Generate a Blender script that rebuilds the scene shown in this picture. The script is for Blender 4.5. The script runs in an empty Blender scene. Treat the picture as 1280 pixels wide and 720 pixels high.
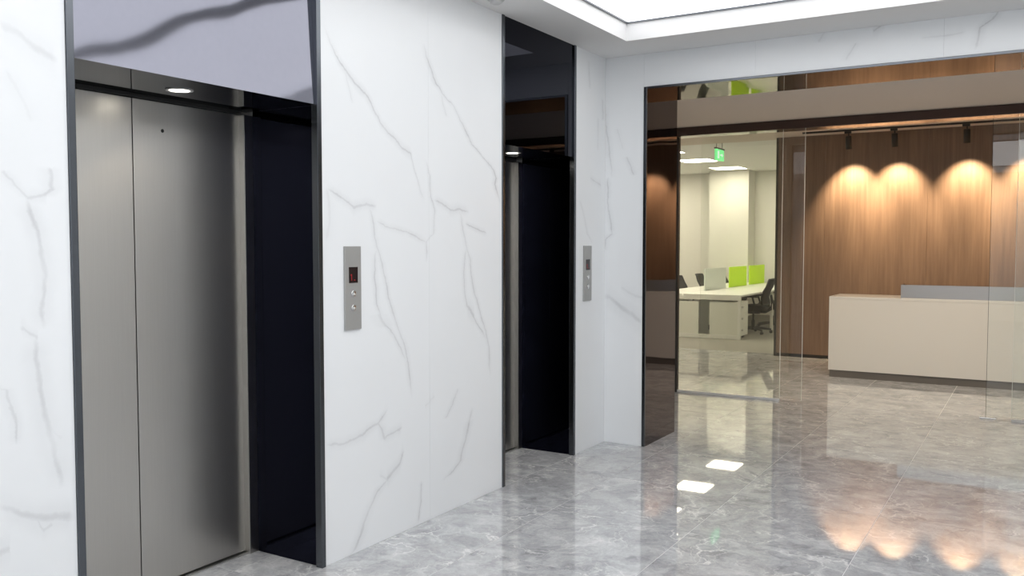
import bpy, bmesh, math, random
from mathutils import Vector, Matrix
random.seed(7)
scene = bpy.context.scene
C = scene.collection
R = math.radians

# ------------------------------------------------------------------ camera, world, exposure
CAM_H = 1.5
cam_data = bpy.data.cameras.new('camera'); cam = bpy.data.objects.new('camera', cam_data); C.objects.link(cam)
cam.location = (0, 0, CAM_H)
cam.rotation_euler = (R(90 - 2.810), 0, R(31.048))
cam_data.sensor_width = 36.0; cam_data.lens = 1100.0 / 1280.0 * 36.0
cam_data.clip_start = 0.05; cam_data.clip_end = 100
scene.camera = cam
world = bpy.data.worlds.new('world'); scene.world = world; world.use_nodes = True
world.node_tree.nodes['Background'].inputs[0].default_value = (0.8, 0.85, 1, 1)
world.node_tree.nodes['Background'].inputs[1].default_value = 0.02
vs = scene.view_settings
vs.view_transform = 'Standard'; vs.look = 'None'; vs.gamma = 1; vs.use_curve_mapping = False
vs.exposure = 0.0

LIGHT_CEILING = 1.90      # radiance of the stretched lobby light ceiling
SPOT_W = 190.0            # reception spots
OFFICE_L = 21.0          # office ceiling panels
RECEPTION_FILL_W = 68.0       # unseen downlights added behind the glass to fill the reception

# ------------------------------------------------------------------ dimensions of the place (metres)
WX = -2.83      # face of the elevator wall
BY = 6.06       # face of the lobby's end wall
RX = 1.25       # opposite lobby wall
FY = -2.6       # wall behind
ZC = 2.89       # lobby ceiling
PX0, PX1, PZ, PY1 = -2.51, 0.93, 2.64, 6.67    # portal opening
GY = 8.53       # glass front
VC = 2.668       # vestibule ceiling
RC = 2.93       # reception ceiling
WY = 12.0       # wood wall
OC = 3.07       # office ceiling
OY = 18.9       # office far wall
OXL = -9.0
RXR = 3.6

# ------------------------------------------------------------------ helpers
def new_bm(): return bmesh.new()
def bx(bm, x0, x1, y0, y1, z0, z1, bev=0.0, seg=2):
    m = bmesh.new()
    vs_ = [m.verts.new((x, y, z)) for x in (x0, x1) for y in (y0, y1) for z in (z0, z1)]
    for f in ((0,1,3,2),(4,6,7,5),(0,4,5,1),(2,3,7,6),(0,2,6,4),(1,5,7,3)): m.faces.new([vs_[i] for i in f])
    if bev > 0: bmesh.ops.bevel(m, geom=m.edges[:], offset=bev, segments=seg, profile=0.5, affect='EDGES')
    bmesh.ops.recalc_face_normals(m, faces=m.faces[:])
    merge(bm, m)
def merge(bm, m, mat=None):
    if mat is not None: bmesh.ops.transform(m, matrix=mat, verts=m.verts[:])
    d = {}
    for v in m.verts: d[v] = bm.verts.new(v.co)
    for f in m.faces:
        nf = bm.faces.new([d[v] for v in f.verts]); nf.smooth = f.smooth
    m.free()
def lathe(bm, prof, seg=24, mat=None, smooth=True):
    """prof: list of (radius, z), closed at the ends where radius is 0"""
    m = bmesh.new(); rings = []
    for r, z in prof:
        if r <= 1e-6: rings.append([m.verts.new((0, 0, z))])
        else: rings.append([m.verts.new((r*math.cos(2*math.pi*i/seg), r*math.sin(2*math.pi*i/seg), z)) for i in range(seg)])
    for a, b in zip(rings[:-1], rings[1:]):
        for i in range(seg):
            j = (i+1) % seg
            if len(a) == 1 and len(b) == 1: continue
            if len(a) == 1: f = m.faces.new((a[0], b[j], b[i]))
            elif len(b) == 1: f = m.faces.new((a[i], a[j], b[0]))
            else: f = m.faces.new((a[i], a[j], b[j], b[i]))
            f.smooth = smooth
    bmesh.ops.recalc_face_normals(m, faces=m.faces[:])
    merge(bm, m, mat)
def tube(bm, pts, rad, seg=8, cap=True):
    """round tube along a polyline; rad a number or a list"""
    m = bmesh.new(); P = [Vector(p) for p in pts]; rings = []
    n = len(P); rads = rad if isinstance(rad, (list, tuple)) else [rad]*n
    for i, p in enumerate(P):
        t = (P[min(i+1, n-1)] - P[max(i-1, 0)]).normalized()
        ref = Vector((0, 0, 1)) if abs(t.z) < 0.95 else Vector((1, 0, 0))
        a = t.cross(ref).normalized(); b = t.cross(a).normalized()
        rings.append([m.verts.new(p + a*rads[i]*math.cos(2*math.pi*k/seg) + b*rads[i]*math.sin(2*math.pi*k/seg)) for k in range(seg)])
    for r0, r1 in zip(rings[:-1], rings[1:]):
        for k in range(seg):
            f = m.faces.new((r0[k], r0[(k+1) % seg], r1[(k+1) % seg], r1[k])); f.smooth = True
    if cap: m.faces.new(rings[0]); m.faces.new(rings[-1])
    bmesh.ops.recalc_face_normals(m, faces=m.faces[:])
    merge(bm, m)
def prism(bm, poly, axis, a0, a1):
    """extrude a 2-D polygon along an axis: axis 'x' -> poly in (y,z), 'y' -> (x,z), 'z' -> (x,y)"""
    m = bmesh.new()
    def pt(u, v, w):
        return {'x': (w, u, v), 'y': (u, w, v), 'z': (u, v, w)}[axis]
    A = [m.verts.new(pt(u, v, a0)) for u, v in poly]; B = [m.verts.new(pt(u, v, a1)) for u, v in poly]
    m.faces.new(A); m.faces.new(B)
    n = len(poly)
    for i in range(n): m.faces.new((A[i], A[(i+1) % n], B[(i+1) % n], B[i]))
    bmesh.ops.recalc_face_normals(m, faces=m.faces[:]); merge(bm, m)

ORG = {}
def thing(name, label, cat, loc=(0, 0, 0), group=None):
    o = bpy.data.objects.new(name, None); C.objects.link(o); o.location = loc
    o.empty_display_size = 0.1
    o['label'] = label; o['category'] = cat
    if group: o['group'] = group
    ORG[o] = Vector(loc); return o
def part(name, bm, mat, parent=None, label=None, kind=None):
    """one mesh object; world coordinates in bm are made relative to the root of the thing"""
    org = ORG.get(parent, Vector((0, 0, 0)))
    if parent is not None and org.length: bmesh.ops.translate(bm, vec=-org, verts=bm.verts[:])
    me = bpy.data.meshes.new(name); bm.to_mesh(me); bm.free()
    me.materials.append(mat)
    o = bpy.data.objects.new(name, me); C.objects.link(o)
    if parent is not None: o.parent = parent
    ORG[o] = org
    if label: o['label'] = label
    if kind: o['kind'] = kind
    return o
def box_part(name, dims, mat, parent=None, bev=0.0, **k):
    bm = new_bm(); bx(bm, *dims, bev=bev); return part(name, bm, mat, parent, **k)
def tag(o, label, cat, group=None):
    o['label'] = label; o['category'] = cat
    if group: o['group'] = group
    return o
def struct(o, label=None):
    o['kind'] = 'structure'
    if label: o['label'] = label
    return o
def struct_root(name, label=None):
    o = bpy.data.objects.new(name, None); C.objects.link(o); o['kind'] = 'structure'; ORG[o] = Vector((0, 0, 0))
    if label: o['label'] = label
    return o
def copy_tree(o, parent=None):
    c = o.copy(); C.objects.link(c)
    if parent is not None: c.parent = parent
    for ch in [x for x in KIDS.get(o.name, [])]: copy_tree(ch, c)
    return c
KIDS = {}
def freeze(o):
    for ch in o.children: KIDS.setdefault(o.name, []).append(ch); freeze(ch)

# ------------------------------------------------------------------ materials
def nmat(name):
    m = bpy.data.materials.new(name); m.use_nodes = True
    nt = m.node_tree; b = nt.nodes['Principled BSDF']
    return m, nt, b
def N(nt, t, **k):
    n = nt.nodes.new(t)
    for a, v in k.items(): setattr(n, a, v)
    return n
def math_n(nt, op, a, b=None, c=None, clamp=False):
    n = nt.nodes.new('ShaderNodeMath'); n.operation = op; n.use_clamp = clamp
    for i, v in enumerate((a, b, c)):
        if v is None: continue
        if isinstance(v, (int, float)): n.inputs[i].default_value = v
        else: nt.links.new(v, n.inputs[i])
    return n.outputs[0]
def mixc(nt, fac, a, b):
    n = nt.nodes.new('ShaderNodeMix'); n.data_type = 'RGBA'
    if isinstance(fac, (int, float)): n.inputs[0].default_value = fac
    else: nt.links.new(fac, n.inputs[0])
    for i, v in ((6, a), (7, b)):
        if isinstance(v, tuple): n.inputs[i].default_value = v + ((1,) if len(v) == 3 else ())
        else: nt.links.new(v, n.inputs[i])
    return n.outputs[2]
def noise(nt, vec, scale, detail=4, rough=0.55, dist=0.0):
    n = N(nt, 'ShaderNodeTexNoise'); n.inputs['Scale'].default_value = scale; n.inputs['Detail'].default_value = detail
    n.inputs['Roughness'].default_value = rough; n.inputs['Distortion'].default_value = dist
    if vec is not None: nt.links.new(vec, n.inputs['Vector'])
    return n
def ramp(nt, fac, pts):
    n = N(nt, 'ShaderNodeValToRGB'); e = n.color_ramp.elements
    while len(e) < len(pts): e.new(0.5)
    for i, (p, c) in enumerate(pts): e[i].position = p; e[i].color = (c if isinstance(c, tuple) else (c, c, c)) + (1,)
    nt.links.new(fac, n.inputs[0]); return n.outputs[0]
def bump(nt, b, h, strength, dist=0.01):
    n = N(nt, 'ShaderNodeBump'); n.inputs['Strength'].default_value = strength; n.inputs['Distance'].default_value = dist
    nt.links.new(h, n.inputs['Height']); nt.links.new(n.outputs[0], b.inputs['Normal'])
def plain(name, col, rough=0.5, metal=0.0, spec=0.5, var=0.06, scale=9.0, coat=0.0, bmp=0.0):
    """even material with a little procedural variation"""
    m, nt, b = nmat(name)
    tc = N(nt, 'ShaderNodeTexCoord'); n = noise(nt, tc.outputs['Object'], scale)
    a = tuple(c*(1-var) for c in col); c2 = tuple(min(1, c*(1+var)) for c in col)
    nt.links.new(mixc(nt, n.outputs['Fac'], a, c2), b.inputs['Base Color'])
    b.inputs['Roughness'].default_value = rough; b.inputs['Metallic'].default_value = metal
    b.inputs['Specular IOR Level'].default_value = spec; b.inputs['Coat Weight'].default_value = coat
    if bmp: bump(nt, b, noise(nt, tc.outputs['Object'], scale*12).outputs['Fac'], bmp, 0.002)
    return m
def emis(name, col, strength, base=(0.8, 0.8, 0.8)):
    m, nt, b = nmat(name)
    b.inputs['Base Color'].default_value = base + (1,)
    b.inputs['Emission Color'].default_value = col + (1,); b.inputs['Emission Strength'].default_value = strength
    b.inputs['Roughness'].default_value = 0.5
    return m

MARBLE = (0.845, 0.862, 0.876); VEIN = (0.53, 0.535, 0.55)
def marble(name, axis, veins, generic=0.0):
    """polished white slab; each vein is a curve in the slab's own plane, its edge roughened by noise"""
    m, nt, b = nmat(name); L = nt.links
    geo = N(nt, 'ShaderNodeNewGeometry')
    w = noise(nt, geo.outputs['Position'], 11, 7, 0.68)
    off = N(nt, 'ShaderNodeVectorMath', operation='SUBTRACT'); L.new(w.outputs['Color'], off.inputs[0]); off.inputs[1].default_value = (0.5, 0.5, 0.5)
    sc = N(nt, 'ShaderNodeVectorMath', operation='SCALE'); L.new(off.outputs[0], sc.inputs[0]); sc.inputs['Scale'].default_value = 0.042
    ad = N(nt, 'ShaderNodeVectorMath', operation='ADD'); L.new(geo.outputs['Position'], ad.inputs[0]); L.new(sc.outputs[0], ad.inputs[1])
    sx = N(nt, 'ShaderNodeSeparateXYZ'); L.new(ad.outputs[0], sx.inputs[0])
    U = sx.outputs['Y'] if axis == 'y' else sx.outputs['X']; Z = sx.outputs['Z']
    total = None
    for pts, wd, st in veins:
        du = max(p[0] for p in pts) - min(p[0] for p in pts); dz = max(p[1] for p in pts) - min(p[1] for p in pts)
        if dz >= du: par, val = Z, U; q = sorted((p[1], p[0]) for p in pts)
        else: par, val = U, Z; q = sorted((p[0], p[1]) for p in pts)
        t0, t1 = q[0][0] - 0.01, q[-1][0] + 0.01
        v0 = min(p[1] for p in q) - 0.02; v1 = max(p[1] for p in q) + 0.02
        mr = N(nt, 'ShaderNodeMapRange', clamp=False); L.new(par, mr.inputs[0])
        for i, v in ((1, t0), (2, t1), (3, 0.0), (4, 1.0)): mr.inputs[i].default_value = v
        fc = N(nt, 'ShaderNodeFloatCurve'); L.new(mr.outputs[0], fc.inputs['Value'])
        cv = fc.mapping.curves[0]; ks = []
        for t, v in q:
            t_ = (t - t0)/(t1 - t0)
            if ks and t_ - ks[-1][0] < 0.015: continue
            ks.append((t_, (v - v0)/(v1 - v0)))
        ks = [(0.0, ks[0][1])] + ks + [(1.0, ks[-1][1])]
        while len(cv.points) < len(ks): cv.points.new(0.5, 0.5)
        for i, (a, c) in enumerate(ks): cv.points[i].location = (a, c); cv.points[i].handle_type = 'VECTOR'
        fc.mapping.update()
        cen = math_n(nt, 'MULTIPLY_ADD', fc.outputs[0], v1 - v0, v0)
        d = math_n(nt, 'ABSOLUTE', math_n(nt, 'SUBTRACT', val, cen))
        fo = N(nt, 'ShaderNodeMapRange', interpolation_type='SMOOTHSTEP'); L.new(d, fo.inputs[0])
        slant = 1.0 + 0.5*min(du, dz)/max(du, dz, 1e-4)
        for i, v in ((1, 0.0), (2, wd*1.25*slant), (3, st), (4, 0.0)): fo.inputs[i].default_value = v
        e = math_n(nt, 'MINIMUM', mr.outputs[0], math_n(nt, 'SUBTRACT', 1.0, mr.outputs[0]))
        e = math_n(nt, 'MULTIPLY', e, 9.0, clamp=True)
        ha = N(nt, 'ShaderNodeMapRange', interpolation_type='SMOOTHSTEP'); L.new(d, ha.inputs[0])
        for i, v in ((1, 0.0), (2, wd*4.5*slant), (3, st*0.32), (4, 0.0)): ha.inputs[i].default_value = v
        one = math_n(nt, 'MULTIPLY', math_n(nt, 'MAXIMUM', fo.outputs[0], ha.outputs[0]), e)
        total = one if total is None else math_n(nt, 'MAXIMUM', total, one)
    if generic:
        wv = N(nt, 'ShaderNodeTexVoronoi', feature='DISTANCE_TO_EDGE'); wv.inputs['Scale'].default_value = 1.1
        w2 = noise(nt, geo.outputs['Position'], 1.7, 6, 0.62)
        a2 = N(nt, 'ShaderNodeVectorMath', operation='MULTIPLY_ADD'); L.new(w2.outputs['Color'], a2.inputs[0]); a2.inputs[1].default_value = (0.9, 0.9, 0.9); L.new(geo.outputs['Position'], a2.inputs[2])
        L.new(a2.outputs[0], wv.inputs['Vector'])
        g = math_n(nt, 'MULTIPLY', math_n(nt, 'SUBTRACT', 1.0, math_n(nt, 'MULTIPLY', wv.outputs['Distance'], 55.0, clamp=True)), generic)
        total = g if total is None else math_n(nt, 'MAXIMUM', total, g)
    pres = noise(nt, geo.outputs['Position'], 5.0, 3)
    k = math_n(nt, 'MULTIPLY', total, math_n(nt, 'MULTIPLY_ADD', pres.outputs['Fac'], 1.5, 0.0, clamp=True))
    cl = noise(nt, geo.outputs['Position'], 1.3, 4)
    base = mixc(nt, ramp(nt, cl.outputs['Fac'], [(0.35, 0.0), (0.75, 1.0)]), MARBLE, tuple(c*0.965 for c in MARBLE))
    L.new(mixc(nt, k, base, VEIN), b.inputs['Base Color'])
    b.inputs['Roughness'].default_value = 0.22; b.inputs['Specular IOR Level'].default_value = 0.35
    return m

def floor_marble():
    m, nt, b = nmat('grey_marble_tile'); L = nt.links
    geo = N(nt, 'ShaderNodeNewGeometry'); oi = N(nt, 'ShaderNodeObjectInfo')
    sh = N(nt, 'ShaderNodeVectorMath', operation='SCALE'); cmb = N(nt, 'ShaderNodeCombineXYZ')
    L.new(oi.outputs['Random'], cmb.inputs[0]); L.new(oi.outputs['Random'], cmb.inputs[1]); L.new(oi.outputs['Random'], cmb.inputs[2])
    L.new(cmb.outputs[0], sh.inputs[0]); sh.inputs['Scale'].default_value = 37.0
    p = N(nt, 'ShaderNodeVectorMath', operation='ADD'); L.new(geo.outputs['Position'], p.inputs[0]); L.new(sh.outputs[0], p.inputs[1])
    P = p.outputs[0]
    wz = noise(nt, P, 2.6, 5, 0.6)
    w = N(nt, 'ShaderNodeVectorMath', operation='MULTIPLY_ADD'); L.new(wz.outputs['Color'], w.inputs[0]); w.inputs[1].default_value = (0.55, 0.55, 0.55); L.new(P, w.inputs[2])
    cloud = noise(nt, w.outputs[0], 5.5, 10, 0.72)
    base = ramp(nt, cloud.outputs['Fac'], [(0.32, (0.28, 0.287, 0.30)), (0.46, (0.42, 0.428, 0.443)), (0.56, (0.52, 0.528, 0.542)), (0.70, (0.68, 0.682, 0.69))])
    vor = N(nt, 'ShaderNodeTexVoronoi', feature='DISTANCE_TO_EDGE'); vor.inputs['Scale'].default_value = 3.6; L.new(w.outputs[0], vor.inputs['Vector'])
    v1 = ramp(nt, vor.outputs['Distance'], [(0.0, 1.0), (0.012, 0.5), (0.04, 0.0)])
    vor2 = N(nt, 'ShaderNodeTexVoronoi', feature='DISTANCE_TO_EDGE'); vor2.inputs['Scale'].default_value = 7.5; L.new(w.outputs[0], vor2.inputs['Vector'])
    v2 = ramp(nt, vor2.outputs['Distance'], [(0.0, 1.0), (0.03, 0.0)])
    pr = ramp(nt, noise(nt, P, 4.0, 3).outputs['Fac'], [(0.45, 0.0), (0.65, 1.0)])
    veins = math_n(nt, 'MULTIPLY', math_n(nt, 'MAXIMUM', v1, math_n(nt, 'MULTIPLY', v2, 0.6)), math_n(nt, 'MULTIPLY_ADD', pr, 0.85, 0.12))
    L.new(mixc(nt, veins, base, (0.86, 0.86, 0.85)), b.inputs['Base Color'])
    b.inputs['Roughness'].default_value = 0.022; b.inputs['IOR'].default_value = 1.95
    return m

def wood_mat():
    m, nt, b = nmat('walnut_veneer'); L = nt.links
    geo = N(nt, 'ShaderNodeNewGeometry'); mp = N(nt, 'ShaderNodeMapping'); mp.inputs['Scale'].default_value = (1, 1, 0.045); L.new(geo.outputs['Position'], mp.inputs[0])
    a = noise(nt, mp.outputs[0], 34, 6, 0.6); c = noise(nt, mp.outputs[0], 7, 4, 0.6, 0.4)
    f = math_n(nt, 'ADD', math_n(nt, 'MULTIPLY', a.outputs['Fac'], 0.55), math_n(nt, 'MULTIPLY', c.outputs['Fac'], 0.45))
    L.new(ramp(nt, f, [(0.30, (0.135, 0.088, 0.063)), (0.5, (0.19, 0.128, 0.092)), (0.70, (0.25, 0.172, 0.124))]), b.inputs['Base Color'])
    b.inputs['Roughness'].default_value = 0.42
    bump(nt, b, a.outputs['Fac'], 0.12, 0.001)
    return m

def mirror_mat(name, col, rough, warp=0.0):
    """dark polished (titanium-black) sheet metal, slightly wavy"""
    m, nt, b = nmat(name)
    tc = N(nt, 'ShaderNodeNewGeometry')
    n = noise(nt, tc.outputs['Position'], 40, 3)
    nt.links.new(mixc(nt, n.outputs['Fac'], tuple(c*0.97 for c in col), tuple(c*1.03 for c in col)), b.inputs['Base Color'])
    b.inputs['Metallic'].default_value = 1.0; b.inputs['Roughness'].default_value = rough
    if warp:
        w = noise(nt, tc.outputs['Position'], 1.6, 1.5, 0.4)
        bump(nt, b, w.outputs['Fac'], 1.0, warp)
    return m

def steel_mat(name, col, rough, vertical=True, aniso=0.6):
    m, nt, b = nmat(name); L = nt.links
    geo = N(nt, 'ShaderNodeNewGeometry'); mp = N(nt, 'ShaderNodeMapping'); mp.inputs['Scale'].default_value = (1, 1, 0.01) if vertical else (0.01, 0.01, 1)
    L.new(geo.outputs['Position'], mp.inputs[0])
    n = noise(nt, mp.outputs[0], 420, 3, 0.7)
    L.new(mixc(nt, n.outputs['Fac'], tuple(c*0.93 for c in col), tuple(c*1.07 for c in col)), b.inputs['Base Color'])
    b.inputs['Metallic'].default_value = 1.0; b.inputs['Roughness'].default_value = rough
    b.inputs['Anisotropic'].default_value = aniso
    tn = N(nt, 'ShaderNodeCombineXYZ'); tn.inputs[2].default_value = 1.0
    L.new(tn.outputs[0], b.inputs['Tangent'])
    return m

def glass_mat(name, tint):
    """thin clear sheet: lets light through, reflects by Schlick's law on both faces"""
    m = bpy.data.materials.new(name); m.use_nodes = True; nt = m.node_tree; L = nt.links
    nt.nodes.remove(nt.nodes['Principled BSDF']); out = nt.nodes['Material Output']
    tr = N(nt, 'ShaderNodeBsdfTransparent'); tr.inputs[0].default_value = tint + (1,)
    gl = N(nt, 'ShaderNodeBsdfGlossy'); gl.inputs['Roughness'].default_value = 0.0; gl.inputs[0].default_value = (1, 1, 1, 1)
    geo = N(nt, 'ShaderNodeNewGeometry')
    d = N(nt, 'ShaderNodeVectorMath', operation='DOT_PRODUCT'); L.new(geo.outputs['Normal'], d.inputs[0]); L.new(geo.outputs['Incoming'], d.inputs[1])
    c = math_n(nt, 'SUBTRACT', 1.0, math_n(nt, 'ABSOLUTE', d.outputs['Value']))
    p5 = math_n(nt, 'POWER', c, 5.0)
    F = math_n(nt, 'MULTIPLY_ADD', p5, 0.96, 0.04)
    mx = N(nt, 'ShaderNodeMixShader'); L.new(F, mx.inputs[0]); L.new(tr.outputs[0], mx.inputs[1]); L.new(gl.outputs[0], mx.inputs[2])
    L.new(mx.outputs[0], out.inputs['Surface'])
    return m

M = {}
M['floor'] = floor_marble()
M['grout'] = plain('tile_grout', (0.70, 0.70, 0.70), 0.6)
M['wood'] = wood_mat()
M['mirror'] = mirror_mat('black_mirror_metal', (0.011, 0.012, 0.022), 0.02, 0.0)
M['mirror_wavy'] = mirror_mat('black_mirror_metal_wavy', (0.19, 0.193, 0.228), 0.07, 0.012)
M['mirror_brown'] = mirror_mat('dark_bronze_mirror_metal', (0.105, 0.08, 0.078), 0.03, 0.002)
M['edge'] = mirror_mat('dark_edge_trim_metal', (0.13, 0.14, 0.155), 0.22, 0.0)
M['steel'] = steel_mat('brushed_door_steel', (0.56, 0.545, 0.515), 0.36, True, 0.25)
M['steel_jamb'] = steel_mat('brushed_jamb_steel', (0.50, 0.485, 0.455), 0.28)
M['plate'] = plain('brushed_plate_steel', (0.40, 0.40, 0.39), 0.42, metal=0.35, var=0.03, scale=30)
M['desk_steel'] = steel_mat('brushed_desk_steel', (0.43, 0.41, 0.39), 0.3, False, 0.4)
M['paint'] = plain('white_ceiling_paint', (0.80, 0.80, 0.80), 0.75, var=0.01, scale=3, bmp=0.02)
M['white_wall'] = plain('off_white_wall_paint', (0.78, 0.77, 0.73), 0.7, var=0.015, scale=2, bmp=0.03)
M['vest_paint'] = plain('warm_white_ceiling_paint', (0.68, 0.60, 0.54), 0.75, var=0.01, scale=2)
M['desk'] = plain('off_white_desk_laminate', (0.74, 0.72, 0.68), 0.3, var=0.01, scale=2)
M['plinth'] = plain('dark_grey_plinth', (0.14, 0.125, 0.11), 0.4, var=0.03)
M['black'] = plain('black_plastic', (0.018, 0.018, 0.019), 0.45, var=0.1)
M['black_metal'] = plain('black_powder_coat', (0.02, 0.019, 0.018), 0.5, var=0.1)
M['gap'] = plain('black_shadow_gap', (0.012, 0.012, 0.012), 0.7)
M['fabric'] = plain('charcoal_chair_fabric', (0.018, 0.018, 0.02), 0.85, var=0.2, scale=60, bmp=0.3)
M['mesh'] = plain('dark_grey_chair_mesh', (0.032, 0.032, 0.034), 0.8, var=0.25, scale=140, bmp=0.3)
M['lamin'] = plain('white_office_laminate', (0.80, 0.80, 0.76), 0.35, var=0.01, scale=3)
M['lamin_grey'] = plain('pale_green_grey_laminate', (0.74, 0.75, 0.68), 0.4, var=0.015, scale=3)
M['lime'] = plain('lime_acoustic_felt', (0.62, 0.98, 0.010), 0.6, var=0.05, scale=40)
M['frost'] = plain('frosted_screen_panel', (0.68, 0.73, 0.68), 0.3, var=0.01, scale=4)
M['carpet'] = plain('grey_carpet', (0.31, 0.30, 0.27), 0.95, spec=0.1, var=0.16, scale=55, bmp=0.5)
M['glass'] = glass_mat('clear_door_glass', (0.985, 0.993, 0.98))
M['glass_edge'] = plain('lit_glass_edge', (0.90, 0.93, 0.88), 0.15, var=0.05)  # near white stands for the light caught along the edge
M['chrome'] = plain('polished_chrome', (0.72, 0.72, 0.72), 0.12, metal=1.0, var=0.02)
M['alu'] = plain('satin_aluminium', (0.55, 0.55, 0.54), 0.35, metal=1.0, var=0.03)
M['display'] = plain('black_display_glass', (0.012, 0.004, 0.006), 0.08, var=0.02)
M['red'] = emis('red_led', (1.0, 0.05, 0.08), 0.12, (0.2, 0.0, 0.0))
M['lightbox'] = emis('stretch_ceiling_light', (0.985, 0.99, 1.0), LIGHT_CEILING)
M['office_lamp'] = emis('office_lamp_diffuser', (1.0, 0.90, 0.70), OFFICE_L)
M['lens'] = emis('downlight_lens', (1.0, 0.93, 0.80), 14.0)
M['spot_lens'] = emis('spotlight_lens', (1.0, 0.75, 0.45), 6.0)
M['exit'] = emis('green_exit_face', (0.22, 0.90, 0.32), 1.0, (0.05, 0.3, 0.08))
M['exit_white'] = emis('pale_exit_mark', (0.75, 1.0, 0.8), 0.9)
M['grey_plastic'] = plain('pale_grey_plastic', (0.55, 0.55, 0.55), 0.5)

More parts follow.
